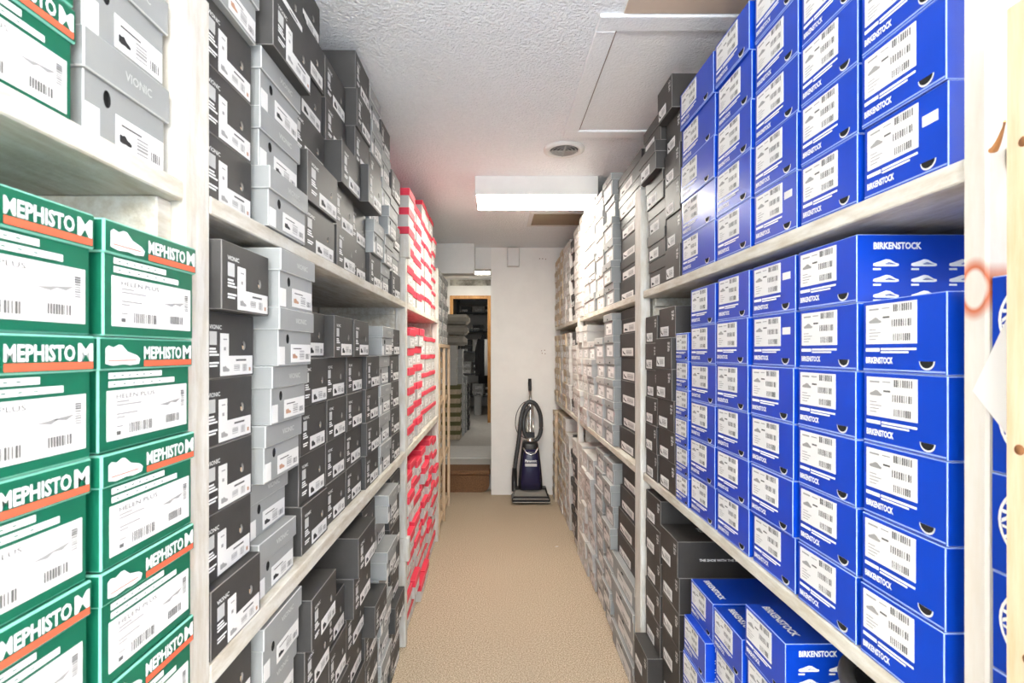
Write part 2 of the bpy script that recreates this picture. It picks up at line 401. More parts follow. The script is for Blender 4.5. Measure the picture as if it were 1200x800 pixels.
# ------------------------------------------------------------------ shoe-box kinds (front face at y = 0 looking to -y, width along x centred, base z = 0)
DEP = .315
ICON = [(0, .12), (.02, .42), (.22, .62), (.5, 1.), (.66, .92), (.86, .5), (1, .36), (1, .1), (.9, 0), (.1, 0)]
SHOE = [(0, .1), (.0, .82), (.08, .95), (.22, .86), (.36, 1.), (.46, .98), (.62, .66), (.9, .48), (1, .3), (.96, .06), (.7, 0), (.5, .06), (.2, .0)]
def scaled(p, u, v, w, h): return [(u+a*w, v+b*h) for a, b in p]
def k_black(w, h, d, v=0):
    P = {}; mb = MB(); u = -w/2
    mb.cbox(u, 0, 0, -u, d, h, 'black', 'blackedge', .0012, hole=(u+.775*w, .50*h, .037*w, .075*h), mh='hole', mt='blackedge')
    P['body'] = mb
    mb = MB(); cx, cz, rx, rz = u+.775*w, .50*h, .037*w, .075*h
    mb.flat([(cx+rx*.96*math.cos(a), cz+rz*.96*math.sin(a)) for a in [PI*(.92+1.05*k/10) for k in range(11)]], 'tissue', .0032); P['tissue_paper'] = mb
    mb = MB()
    if v == 0:
        mb.poly([(u+.30*w, .03*h), (u+.965*w, .03*h), (u+.965*w, .335*h), (u+.46*w, .335*h), (u+.46*w, .68*h), (u+.30*w, .68*h)], 'label')
        mb.flat(scaled(SHOE, u+.34*w, .09*h, .13*w, .09*h), 'inklight'); mb.quad(u+.60*w, .25*h, u+.82*w, .28*h, 'ink')
        mb.bars(u+.56*w, .10*h, u+.68*w, .21*h, 'inklight', 4, vert=False); mb.bars(u+.74*w, .08*h, u+.84*w, .20*h, 'inklight', 5)
        mb.quad(u+.35*w, .58*h, u+.42*w, .60*h, 'inklight'); mb.quad(u+.36*w, .42*h, u+.40*w, .47*h, 'inklight')
        mb.quad(u+.88*w, .08*h, u+.92*w, .14*h, 'inkorange')
    else:
        mb.slab(u+.36*w, .05*h, u+.95*w, .33*h, 'label')
        mb.flat(scaled(SHOE, u+.41*w, .10*h, .14*w, .13*h), 'inkblack'); mb.bars(u+.60*w, .11*h, u+.76*w, .27*h, 'inklight', 5, vert=False)
        mb.bars(u+.80*w, .10*h, u+.91*w, .20*h, 'ink', 5)
    P['label_sticker'] = mb
    mb = MB(); x = u+.10*w
    mb.text('VIONIC', x, .735*h, x+.22*w, .80*h, 'print', bold=.01)
    mb.quad(x, .50*h, x+.13*w, .70*h, 'faintprint')
    for k, (a, l) in enumerate(((.43, .11), (.385, .13), (.34, .17), (.22, .17), (.175, .14))): mb.quad(x, a*h, x+l*w, (a+.028)*h, 'print')
    P['lettering'] = mb
    return P
def k_grey(w, h, d, v=0):
    P = {}; mb = MB(); u = -w/2; e = .005; mg, me = 'grey', 'greyedge'
    mb.cbox(u+e, e, 0, -u-e, d-e, h-.001, mg, me, .0012, hole=(u+.27*w, .47*h, .04*w, .085*h), mt='hole'); P['body'] = mb
    mb = MB(); mb.cbox(u, 0, .62*h, -u, d, h, mg, me, .0015); P['lid'] = mb
    mb = MB()
    mb.slab(u+.36*w, .05*h, u+.95*w, .38*h, 'label', e); mb.slab(u+.05*w, .02*h, u+.19*w, .33*h, 'label', e)
    y = e-.0009
    mb.flat(scaled(SHOE, u+.40*w, .12*h, .14*w, .09*h), 'inkorange' if v == 0 else 'inkblack', y)
    mb.bars(u+.60*w, .10*h, u+.74*w, .28*h, 'inklight', 5, y, vert=False); mb.bars(u+.78*w, .10*h, u+.91*w, .2*h, 'ink', 5, y)
    mb.quad(u+.42*w, .29*h, u+.66*w, .31*h, 'ink', y)
    P['label_sticker'] = mb
    mb = MB(); mb.text('VIONIC', u+.42*w, .76*h, u+.74*w, .85*h, 'faintprint', bold=.005); P['lettering'] = mb
    return P
def k_green(w, h, d, v=0):
    P = {}; mb = MB(); u = -w/2; e = .003
    mb.cbox(u+e, e, 0, -u-e, d-e, h-.001, 'green', 'greenedge', .0018); P['body'] = mb
    mb = MB(); mb.cbox(u, 0, .71*h, -u, d, h, 'green', 'greenedge', .002); P['lid'] = mb
    mb = MB(); y = e-.0009
    mb.slab(u+.09*w, .09*h, u+.94*w, .53*h, 'label', e)
    mb.text('HELEN PLUS', u+.17*w, .455*h, u+.55*w, .495*h, 'ink', y)
    for k, (a, l) in enumerate(((.42, .12), (.39, .24), (.31, .2), (.28, .08), (.2, .06))): mb.quad(u+.17*w, a*h, u+(.17+l)*w, (a+.012)*h, 'inklight', y)
    mb.bars(u+.29*w, .13*h, u+.53*w, .22*h, 'ink', 12, y, 3); mb.bars(u+.68*w, .15*h, u+.84*w, .23*h, 'ink', 9, y, 5)
    mb.bars(u+.86*w, .30*h, u+.905*w, .47*h, 'ink', 9, y, 4, False); mb.quad(u+.17*w, .13*h, u+.21*w, .165*h, 'ink', y)
    for q in ((.60, .345), (.70, .36)): mb.flat([(u+q[0]*w, q[1]*h), (u+(q[0]+.1)*w, (q[1]-.02)*h), (u+(q[0]+.16)*w, (q[1]+.02)*h), (u+(q[0]+.08)*w, (q[1]+.01)*h)], 'inklight', y)
    P['label_sticker'] = mb
    mb = MB()
    mb.text('MEPHISTO', u+.41*w, .80*h, u+.84*w, .925*h, 'print', bold=.03); mb.text('M', u+.86*w, .795*h, u+.97*w, .94*h, 'print', bold=.035)
    mb.quad(u+.41*w, .735*h, u+.97*w, .79*h, 'orange')
    mb.flat(scaled(SHOE, u+.05*w, .75*h, .32*w, .185*h), 'print'); mb.quad(u+.07*w, .79*h, u+.33*w, .80*h, 'orange', -.0012)
    for a, l in ((.635, .53), (.56, .68)):
        mb.quad(u+.10*w, a*h, u+(.10+l)*w, (a+.052)*h, 'print', y)
        for q in range(6): mb.quad(u+(.14+.08*q*l/.6)*w, (a+.02)*h, u+(.165+.08*q*l/.6)*w, (a+.03)*h, 'green', y-.0002)
    P['lettering'] = mb
    return P
def k_blue(w, h, d, v=0):
    """v: 0 plain, 1 with sandal pictures on the side that faces the open aisle end, 2 wide box, 3 tall narrow"""
    P = {}; mb = MB(); u = -w/2
    lw = .47 if v == 2 else (.84 if v == 3 else .64)
    hx = .80 if v != 3 else .84
    mb.cbox(u, 0, 0, -u, d, h, 'blue', 'blueedge', .0012); P['body'] = mb
    # half-moon finger cut
    mb = MB(); cx, cz, r = u+hx*w, .165*h, .085*(w if v != 2 else .18)
    n = 10; arc = [(cx+r*math.cos(PI+PI*i/n), cz+r*.95*math.sin(PI+PI*i/n)) for i in range(n+1)]
    mb.flat(arc, 'label', -.0006)
    mb.flat([(cx+(a-cx)*.86, cz+(b-cz)*.78) for a, b in arc], 'hole', -.0010); P['finger_cut'] = mb
    mb = MB()
    mb.slab(u+.05*w, .39*h, u+(.05+lw)*w, .94*h, 'label')
    x0 = u+.05*w; W_ = lw*w
    for k, (a, b, c) in enumerate(((.57, .93, .82), (.54, .93, .62), (.57, .9, .43))):
        mb.bars(x0+a*W_, c*h, x0+b*W_, (c+.095)*h, 'ink', 9, seed=k+2)
    mb.quad(x0+.07*W_, .86*h, x0+.28*W_, .885*h, 'inklight'); mb.quad(x0+.34*W_, .87*h, x0+.5*W_, .885*h, 'inklight')
    mb.flat(scaled(ICON, x0+.07*W_, .68*h, .26*W_, .08*h), 'inklight'); mb.quad(x0+.36*W_, .74*h, x0+.5*W_, .765*h, 'ink')
    for k in range(4): mb.quad(x0+.07*W_, (.45+.045*k)*h, x0+(.22+.05*(k % 3))*W_, (.462+.045*k)*h, 'inklight')
    P['label_sticker'] = mb
    mb = MB(); q = lw/.64 if v != 3 else 1.2
    mb.quad(u+.05*w, .285*h, u+(.05+.19*q)*w, .335*h, 'print'); mb.quad(u+(.05+.205*q)*w, .305*h, u+(.05+.64*q)*w, .335*h, 'print'); mb.quad(u+(.05+.205*q)*w, .265*h, u+(.05+.55*q)*w, .29*h, 'print')
    mb.text('BIRKENSTOCK', u+.05*w, .12*h, u+(.05+.36*q)*w, .21*h, 'print', bold=.035)
    mb.quad(u+.01*w, 0.003, -u-.01*w, .0052, 'blueedge', -.0006)
    P['lettering'] = mb
    if v == 5:
        mb = MB(); mb.slab(u+.735*w, .60*h, u+.90*w, .73*h, 'label'); P['price_sticker'] = mb
    if v == 1:
        mb = MB()
        X = w/2+.0008
        def onside(f):
            b0 = len(mb.v); f()
            for i in range(b0, len(mb.v)):
                a, _, c = mb.v[i]; mb.v[i] = (X, a, c)       # distance from the front edge runs along +y
        def draw():
            mb.text('BIRKENSTOCK', .027, .78*h, .105, .885*h, 'print', 0, .035)
            for r_ in range(3):
                for c_ in range(4):
                    a = .026+c_*.062; b = (.53-.23*r_)*h
                    mb.flat(scaled([(p[0], p[1]) for p in ICON], a, b, .042, .105*h), 'print', 0)
                    mb.flat(scaled([(.45, .35), (.62, .6), (.85, .35), (.9, .25), (.5, .25)], a, b, .042, .105*h), 'blue', -.0004)
                    mb.quad(a, b-.055*h, a+.013, b-.027*h, 'print', 0)
        onside(draw)
        # the darker cut-outs sit just proud of the pictures
        for i, (x, y, z) in enumerate(mb.v): pass
        P['side_print'] = mb
    if v in (1, 4):
        mb = MB(); b0 = len(mb.v)
        mb.text('BIRKENSTOCK', -.40*w, .030, .34*w, .048, 'print', 0, .035)
        for i in range(b0, len(mb.v)):
            a, _, c = mb.v[i]; mb.v[i] = (a, c, h+.0008)
        P['top_print'] = mb
    return P
def k_trad(w, h, d, v=0):
    P = {}; mb = MB(); u = -w/2
    mb.cbox(u, 0, 0, -u, d, h, 'blue', 'blueedge', .0015); P['body'] = mb
    mb = MB(); cx, cz = u+.074, .55*h
    for r0, r1 in ((.55*h, .58*h), (.36*h, .385*h)):
        for i in range(40):
            a, b = 2*PI*i/40, 2*PI*(i+1)/40
            q = [(cx+r*math.cos(t), cz+r*.8*math.sin(t)) for r, t in ((r0, a), (r1, a), (r1, b), (r0, b))]
            mb.flat(q, 'print', -.0006)
    for i, ch in enumerate('TRADITION'):
        a = 2.72+i*.34
        x, z = cx+.47*h*math.cos(a), cz+.47*h*.8*math.sin(a)
        b0 = len(mb.v); mb.text(ch, -.008, -.008, .008, .008, 'print', -.0007, .03)
        ca, sa = math.cos(a+PI/2), math.sin(a+PI/2)
        for k in range(b0, len(mb.v)):
            p, y, q = mb.v[k]; mb.v[k] = (x+p*ca-q*sa, y, z+p*sa+q*ca)
    P['round_emblem'] = mb
    return P
def k_red(w, h, d, v=0):
    P = {}; mb = MB(); u = -w/2; e = .005; lf = .62 if v == 0 else .76
    mb.cbox(u+e, e, 0, -u-e, d-e, h-.001, 'white', 'whiteedge', .0012); P['body'] = mb
    mb = MB(); mb.cbox(u, 0, lf*h, -u, d, h, 'red', 'rededge', .0015); P['lid'] = mb
    mb = MB(); mb.slab(u+.15*w, .1*h, u+.8*w, .5*h, 'label', e); mb.bars(u+.45*w, .18*h, u+.72*w, .30*h, 'inklight', 6, e-.0009); mb.quad(u+.2*w, .40*h, u+.5*w, .43*h, 'inklight', e-.0009)
    P['label_sticker'] = mb
    return P
def k_white(w, h, d, v=0, body='white', edge='whiteedge', lidf=.66, lab=True):
    P = {}; mb = MB(); u = -w/2; e = .0035
    mb.cbox(u+e, e, 0, -u-e, d-e, h-.001, body, edge, .0012); P['body'] = mb
    mb = MB(); mb.cbox(u, 0, lidf*h, -u, d, h, body if v != 9 else 'olive', edge if v != 9 else 'olive', .0015); P['lid'] = mb
    if lab:
        mb = MB(); mb.slab(u+.2*w, .12*h, u+.8*w, .52*h, 'label', e); mb.bars(u+.5*w, .18*h, u+.74*w, .32*h, 'inklight', 6, e-.0009); mb.quad(u+.26*w, .42*h, u+.5*w, .45*h, 'ink', e-.0009)
        P['label_sticker'] = mb
    return P
def k_ltgrey(w, h, d, v=0):
    P = {}; mb = MB(); u = -w/2; e = .006; c = 'ltgrey' if v == 0 else 'grey'
    mb.cbox(u+e, e, 0, -u-e, d-e, h-.001, c, 'greyedge', .0012); P['body'] = mb
    mb = MB(); mb.cbox(u, 0, .68*h, -u, d, h, c, 'greyedge', .0015, hole=(u+.5*w, .76*h, .05*w, .04*h), mt='hole'); P['lid'] = mb
    mb = MB(); mb.slab(u+.22*w, .06*h, u+.86*w, .56*h, 'label', e); mb.bars(u+.5*w, .12*h, u+.8*w, .28*h, 'inklight', 7, e-.0009); mb.flat(scaled(SHOE, u+.28*w, .36*h, .2*w, .1*h), 'inklight', e-.0009)
    P['label_sticker'] = mb
    return P
def k_natu(w, h, d, v=0):
    P = {}; mb = MB(); u = -w/2
    if v == 2:
        e = .003; mb.cbox(u+e, e, 0, -u-e, d-e, h-.001, 'blackr', 'blackedge', .0012); P['body'] = mb
        mb = MB(); mb.cbox(u, 0, .6*h, -u, d, h, 'blackr', 'blackedge', .0012); P['lid'] = mb
        mb = MB(); mb.slab(u+.10*w, .06*h, u+.62*w, .42*h, 'label', e)
        mb.flat(scaled(SHOE, u+.16*w, .12*h, .14*w, .1*h), 'inkblack', e-.0009); mb.bars(u+.36*w, .12*h, u+.56*w, .34*h, 'inklight', 5, e-.0009, vert=False); P['label_sticker'] = mb
        return P
    mb.cbox(u, 0, 0, -u, d, h, 'blackr', 'blackedge', .0012); P['body'] = mb
    mb = MB(); mb.slab(u+.10*w, .06*h, u+.60*w, .38*h, 'label')
    mb.flat(scaled([(0, .7), (.25, .3), (1, 0), (.9, .3), (.4, .55), (.1, 1)], u+.13*w, .10*h, .14*w, .18*h), 'inkblack'); mb.bars(u+.30*w, .12*h, u+.55*w, .32*h, 'inklight', 5, vert=False)
    P['label_sticker'] = mb
    mb = MB(); x = u+.80*w
    for k, s_ in enumerate(('NATU', 'RALI', 'ZER')): mb.text(s_, x, (.78-.105*k)*h, x+.13*w*(1 if k < 2 else .8), (.86-.105*k)*h, 'print', bold=.02)
    P['lettering'] = mb
    if v == 1:
        mb = MB(); mb.text('THE SHOE WITH THE BEAUTIFUL FIT', .07, .46*h, .26, .53*h, 'print', 0, .02)
        mb.v = [(w/2+.0008, a, c) for a, _, c in mb.v]; P['side_print'] = mb
        mb = MB()
        for k, s_ in enumerate(('NATU', 'RALI', 'ZER')): mb.text(s_, -.04, -.06-.02*k, .0, -.045-.02*k, 'print', 0, .02)
        mb.v = [(a, -c+.06, h+.0008) for a, _, c in mb.v]
        P['top_print'] = mb
    return P
def k_brown(w, h, d, v=0): return k_white(w, h, d, v, 'brown', 'brown')
def k_beige(w, h, d, v=9): return k_white(w, h, d, 9, 'brown', 'brown', .55, False)
KIND = {
 'black': (k_black, 0, 'black_shoe_box', 'charcoal shoe box', 'charcoal shoe boxes'),
 'blackb': (k_black, 1, 'black_shoe_box', 'charcoal shoe box', 'charcoal shoe boxes'),
 'grey': (k_grey, 0, 'grey_shoe_box', 'grey lidded shoe box', 'grey lidded shoe boxes'),
 'greyb': (k_grey, 1, 'grey_shoe_box', 'grey lidded shoe box', 'grey lidded shoe boxes'),
 'green': (k_green, 0, 'green_shoe_box', 'green lidded shoe box', 'green lidded shoe boxes'),
 'blue': (k_blue, 0, 'blue_shoe_box', 'blue shoe box', 'blue shoe boxes'),
 'blues': (k_blue, 1, 'blue_shoe_box', 'blue sandal-print shoe box', 'blue shoe boxes'),
 'bluek': (k_blue, 5, 'blue_shoe_box', 'blue price-stickered shoe box', 'blue shoe boxes'),
 'bluet': (k_blue, 4, 'blue_shoe_box', 'blue shoe box', 'blue shoe boxes'),
 'bluew': (k_blue, 2, 'blue_shoe_box', 'wide blue shoe box', 'blue shoe boxes'),
 'bluen': (k_blue, 3, 'blue_shoe_box', 'narrow blue shoe box', 'blue shoe boxes'),
 'trad': (k_trad, 0, 'blue_shoe_box', 'emblem-printed blue shoe box', 'blue emblem shoe boxes'),
 'red': (k_red, 0, 'red_lidded_shoe_box', 'red-lidded white shoe box', 'red-lidded white shoe boxes'),
 'redb': (k_red, 1, 'red_lidded_shoe_box', 'red-lidded white shoe box', 'red-lidded white shoe boxes'),
 'white': (k_white, 0, 'white_shoe_box', 'white lidded shoe box', 'white lidded shoe boxes'),
 'lt': (k_ltgrey, 0, 'pale_grey_shoe_box', 'pale grey shoe box', 'pale grey shoe boxes'),
 'lg': (k_ltgrey, 1, 'pale_grey_shoe_box', 'mid grey shoe box', 'pale grey shoe boxes'),
 'natu': (k_natu, 0, 'matt_black_shoe_box', 'matt black shoe box', 'matt black shoe boxes'),
 'natus': (k_natu, 1, 'matt_black_shoe_box', 'slogan-printed black shoe box', 'matt black shoe boxes'),
 'natul': (k_natu, 2, 'matt_black_shoe_box', 'lidded black shoe box', 'matt black shoe boxes'),
 'brown': (k_brown, 0, 'kraft_shoe_box', 'brown card shoe box', 'brown card shoe boxes'),
 'beige': (k_beige, 0, 'kraft_shoe_box', 'olive-lidded tan box', 'olive-lidded tan boxes'),
}
CACHE = {}
def proto(kind, w, h, d):
    k = (kind, round(w, 4), round(h, 4), round(d, 3))
    if k not in CACHE:
        fn, v = KIND[kind][:2]
        CACHE[k] = [(nm, mb.mesh(kind+'_'+nm)) for nm, mb in fn(w, h, d, v).items()]
    return CACHE[k]
ORD = ['', 'first', 'second', 'third', 'fourth', 'fifth', 'sixth', 'seventh', 'eighth', 'ninth', 'tenth', 'eleventh']
BOXES = [0]
def put(kind, side, y0, y1, z, h, protr, label, d=DEP, face=None, rot=0, group=None):
    w = y1-y0-(.009 if kind.startswith('blue') else .004)
    fx = face if face is not None else (.455 if side == 'L' else .585)
    x = (-fx+protr) if side == 'L' else (fx-protr)
    o = thing(KIND[kind][2], label, 'shoe box', (x, (y0+y1)/2, z+.0006), (PI/2 if side == 'L' else -PI/2)+rot, group or KIND[kind][4])
    for nm, me in proto(kind, w, h-.0008, d): link(nm, me, o)
    BOXES[0] += 1
    return o
JR = random.Random(11)
def stack(side, y0, y1, base, h, kinds, where, n_ord, tier, protr=None, frm='bottom', face=None, d=DEP, jit=.004, rot=.006):
    """kinds from the bottom up; n_ord = which stack of the bay, where = what it is counted from"""
    n = len(kinds); z = base
    for i, k in enumerate(kinds):
        p = (protr[i] if protr else 0)+JR.uniform(-jit, jit)
        num = ORD[i+1] if frm == 'bottom' else ORD[n-i]
        lab = '%s, %s from %s, %s stack from the %s, %s' % (KIND[k][3], num, frm, ORD[n_ord], where, tier)
        put(k, side, y0, y1, z, h, p, lab, d=d, face=face, rot=JR.uniform(-rot, rot))
        z += h
    return z

# ------------------------------------------------------------------ shelving
SH_T = 1.67; SH_TB = 1.642; SH_M = .948; SH_MB = .912
def rack(name, label, side):
    t = thing(name, label, 'shelving', (0, 0, 0)); return t
def xs(side, a, b): return (-b, -a) if side == 'L' else (a, b)
def board(t, side, y0, y1, zb, zt, f=None):
    a = f if f is not None else (.44 if side == 'L' else .572)
    x0, x1 = xs(side, a, .855 if side == 'L' else .98)
    mb = MB(); mb.cbox(x0, y0, zb, x1, y1, zt, 'paintwood', 'paintwood', .002); link('shelf_board', mb.mesh('shelf_board'), t)
def post(t, side, y0, y1, z0=0, z1=2.3, f=None, th=.05, m='postwood'):
    a = f if f is not None else (.44 if side == 'L' else .572)
    x0, x1 = xs(side, a, a+th)
    mb = MB(); mb.cbox(x0, y0, z0, x1, y1, z1, m, m, .003); return link('post', mb.mesh('post'), t)
def cleat(t, side, y0, y1, zt, f=None):
    a = (f if f is not None else (.44 if side == 'L' else .572))+.052
    x0, x1 = xs(side, a, .85 if side == 'L' else .975)
    mb = MB(); mb.cbox(x0, y0, zt-.034, x1, y1, zt-.001, 'paintwood', 'paintwood', .002); link('cleat', mb.mesh('cleat'), t)
def panel(t, side, y0, y1, z0, z1, f=None):
    a = (f if f is not None else (.44 if side == 'L' else .572))+.052
    x0, x1 = xs(side, a, .85 if side == 'L' else .975)
    mb = MB(); mb.box(x0, y0, z0, x1, y1, z1, 'paintwood'); link('side_panel', mb.mesh('side_panel'), t)

LR = rack('shelving_rack', 'white-painted wooden shelving rack full of green, charcoal and red-lidded boxes', 'L')
post(LR, 'L', .722, .786, 0, 1.965, th=.055)
post(LR, 'L', 2.475, 2.522, 0, 1.99); post(LR, 'L', 3.85, 3.885, 0, 2.06)
for (a, b) in ((.10, .720), (.788, 2.473), (2.524, 3.848)):
    board(LR, 'L', a, b, SH_TB, SH_T); board(LR, 'L', a, b, SH_MB, SH_M)
mb = MB(); mb.cbox(-.85, .690, 1.572, -.458, .721, 1.641, 'paintwood', 'paintwood', .002); link('cleat', mb.mesh('cleat'), LR); cleat(LR, 'L', .788, .806, SH_TB); cleat(LR, 'L', 2.455, 2.473, SH_TB)
cleat(LR, 'L', 2.455, 2.473, SH_MB); cleat(LR, 'L', 2.524, 2.54, SH_TB); cleat(LR, 'L', 3.83, 3.848, SH_TB); cleat(LR, 'L', 3.83, 3.848, SH_MB)
panel(LR, 'L', 2.478, 2.518, .0, 1.99); panel(LR, 'L', 3.853, 3.882, 0, 2.06)
for (za, zb) in ((1.995-.11, 1.995), (.42, .53)):      # the splice blocks nailed on the upright beside the red lids
    mb = MB(); mb.cbox(-.468, 2.462, za, -.422, 2.51, zb, 'postwood', 'postwood', .003); link('splice_block', mb.mesh('splice_block'), LR)

RR = rack('shelving_rack', 'white-painted wooden shelving rack full of blue, matt black and pale grey boxes', 'R')
o = post(RR, 'R', .597, .629, 0, CEIL-.02, th=.04, m='postwood')
o.data.materials.clear(); o.data.materials.append(M['stained'])
for v in o.data.vertices: v.co.y -= .613
o.location.y = .613
post(RR, 'R', 2.035, 2.118, 0, 2.085, th=.04); post(RR, 'R', 3.59, 3.63, 0, 1.67, th=.04)
for (a, b) in ((.20, .595), (.631, 2.033), (2.120, 3.588), (3.632, 5.05)):
    ff = .592 if a < .3 else .581
    board(RR, 'R', a, b, SH_TB, SH_T, ff); board(RR, 'R', a, b, SH_MB+.01, SH_M+.004, ff)
mb = MB(); mb.cbox(.60, .632, 1.585, .975, .655, 1.641, 'paintwood', 'paintwood', .002); link('cleat', mb.mesh('cleat'), RR); cleat(RR, 'R', 2.014, 2.033, SH_TB); cleat(RR, 'R', 2.014, 2.033, SH_MB+.01); cleat(RR, 'R', 3.57, 3.588, SH_TB); cleat(RR, 'R', 3.57, 3.588, SH_MB+.01)
cleat(RR, 'R', 5.03, 5.05, SH_TB); cleat(RR, 'R', 5.03, 5.05, SH_MB+.01)
panel(RR, 'R', 2.04, 2.11, 0, 2.08); panel(RR, 'R', 3.594, 3.626, 0, 1.67)

# ------------------------------------------------------------------ boxes, left of the aisle
TS, MS, FS = 'top shelf', 'middle shelf', 'floor level'
G = 'white end post'
for row in range(5):
    z = SH_M+row*.1245
    for c, (a, b) in enumerate(((.532, .702), (.356, .528))):
        put('green', 'L', a, b, z, .1245, .042+JR.uniform(-.003, .003), 'green lidded shoe box, %s from bottom, %s stack from the %s, middle shelf' % (ORD[row+1], ORD[c+1], G), rot=JR.uniform(-.005, .005))
stack('L', .385, .556, SH_T, .128, ['green']*2, G, 2, TS, face=.452)
stack('L', .562, .714, SH_T, .122, ['greyb']*3, G, 1, TS, face=.452)
B1 = 'green-box bay'
tops = [
 (.788, .952, .108, ['black']*3+['grey']*2, [0, 0, 0, .012, 0]),
 (.966, 1.165, .1135, ['greyb']*3+['black']*2, [.028, .01, .008, .03, .012]),
 (1.20, 1.43, .119, ['blackb']*6, [.006, .008, -.03, -.03, -.03, -.035]),
 (1.445, 1.64, .12, ['blackb']*5, [0, 0, .022, -.03, -.03]),
 (1.652, 1.838, .1225, ['blackb']*6, [-.012, -.012, .045, 0, 0, 0]),
 (1.85, 2.02, .121, ['blackb', 'greyb', 'greyb', 'blackb', 'greyb', 'greyb'], [0, .01, 0, 0, .004, 0]),
 (2.03, 2.195, .114, ['greyb', 'greyb', 'greyb', 'greyb', 'greyb', 'blackb'], [0, .015, .03, 0, 0, 0]),
 (2.21, 2.40, .11, ['blackb', 'greyb', 'blackb', 'greyb', 'blackb'], None)]
for i, (a, b, h, ks, pr) in enumerate(tops): stack('L', a, b, SH_T, h, ks, B1, i+1, TS, pr)
mids = [
 (.79, .958, .1095, ['black']*6, [.014, 0, 0, 0, 0, .032]),
 (.973, 1.158, .1135, ['greyb', 'greyb', 'grey', 'grey', 'grey', 'grey'], [.006, -.016, .014, .025, .046, .045]),
 (1.20, 1.386, .1165, ['blackb']*5, [0, -.01, -.006, -.006, -.012]),
 (1.395, 1.575, .1165, ['blackb']*5, [-.008, -.008, -.01, -.008, .012]),
 (1.58, 1.768, .1165, ['blackb']*5, [-.01, -.01, -.01, -.01, .012]),
 (1.78, 1.975, .1165, ['blackb']*4, None),
 (1.985, 2.19, .1165, ['greyb']*5, [.004, 0, .008, -.006, .012]),
 (2.20, 2.40, .1165, ['blackb']*5, None)]
for i, (a, b, h, ks, pr) in enumerate(mids): stack('L', a, b, SH_M, h, ks, B1, i+1, MS, pr)
bots = [
 (.79, .955, .113, ['black']*8, None),
 (.973, 1.165, .1125, ['greyb']*8, [0, 0, .01, 0, .004, -.01, 0, .014]),
 (1.19, 1.372, .1215, ['blackb']*7, [0, 0, .01, 0, 0, .012, .022]),
 (1.38, 1.54, .1225, ['blackb']*6, [0, 0, 0, .01, 0, 0]),
 (1.548, 1.76, .1235, ['blackb']*7, [0, 0, 0, -.01, 0, .026, .036]),
 (1.77, 1.955, .1095, ['blackb']*8, [0, 0, 0, 0, .032, -.03, -.03, -.01]),
 (1.968, 2.17, .1095, ['greyb']*8, [0, .008, 0, .012, 0, .034, -.01, .036]),
 (2.185, 2.40, .111, ['blackb']*8, [0, 0, .02, 0, 0, 0, -.005, 0])]
for i, (a, b, h, ks, pr) in enumerate(bots): stack('L', a, b, 0, h, ks, B1, i+1, FS, pr, 'top')
B2 = 'charcoal-box bay'
ys = [2.555+.1822*k for k in range(8)]
for i in range(7):
    a, b = ys[i], ys[i+1]-.005
    kr = 'red' if i < 3 else 'redb'
    nt_ = 6; ht_ = (.0965, .0975, .0975, .1135, .113, .1125, .096)[i]
    stack('L', a, b, SH_T, ht_, [kr]*nt_, B2, i+1, TS, [(.016, 0, .002, -.004, -.002, -.004, -.002)[i]]*(nt_-1)+[.018 if i == 0 else .004], jit=.003)
    nm = (6, 6, 6, 5, 5, 5, 5)[i]; hm = (.1, .1025, .1025, .116, .1155, .116, .1155)[i]
    stack('L', a, b, SH_M, hm, [kr]*nm, B2, i+1, MS, [(.016, .0, .004, -.004, 0, -.003, 0)[i]]*(nm-1)+[(.022, .012, .022, 0, 0, 0, 0)[i]], jit=.004)
    nb = (8, 8, 8, 8, 7, 8, 8)[i]
    stack('L', a, b, 0, .104 if i % 2 else .1005, ['red']*nb, B2, i+1, FS, [JR.choice((0, 0, .012, .02)) for _ in range(nb)], 'top', jit=.006)
# pine rack at the end of the row
PR = thing('pine_rack', 'unpainted pine rack with brown boxes below, beside the passage step', 'shelving', (0, 0, 0))
for (a, b) in ((3.90, 3.945), (4.31, 4.35), (4.74, 4.78)):
    mb = MB(); mb.cbox(-.458, a, 0, -.435, b, 1.46, 'pine', 'pine', .003); link('post', mb.mesh('post'), PR)
for z in (.06, .52, 1.0, 1.462):
    mb = MB(); mb.cbox(-.855, 3.90, z, -.445 if z < 1.4 else -.435, 4.78, z+.03, 'pine', 'pine', .003); link('shelf_board', mb.mesh('shelf_board'), PR)
for i in range(4):
    a = 3.90+i*.22; stack('L', a, a+.215, 1.492, .117, ['lg']*5, 'red-lid bay', i+1, 'pine rack top', jit=.006)
for tier, z0, n_, h_ in (('lowest pine board', .09, 4, .1), ('second pine board', .55, 4, .105), ('third pine board', 1.03, 4, .1)):
    for i in range(4):
        a = 3.948+(i*.18 if i < 2 else .405+(i-2)*.18); stack('L', a, a+.178, z0, h_, ['brown']*n_, 'red-lid bay', i+1, tier, face=.50, d=.3, jit=.008)

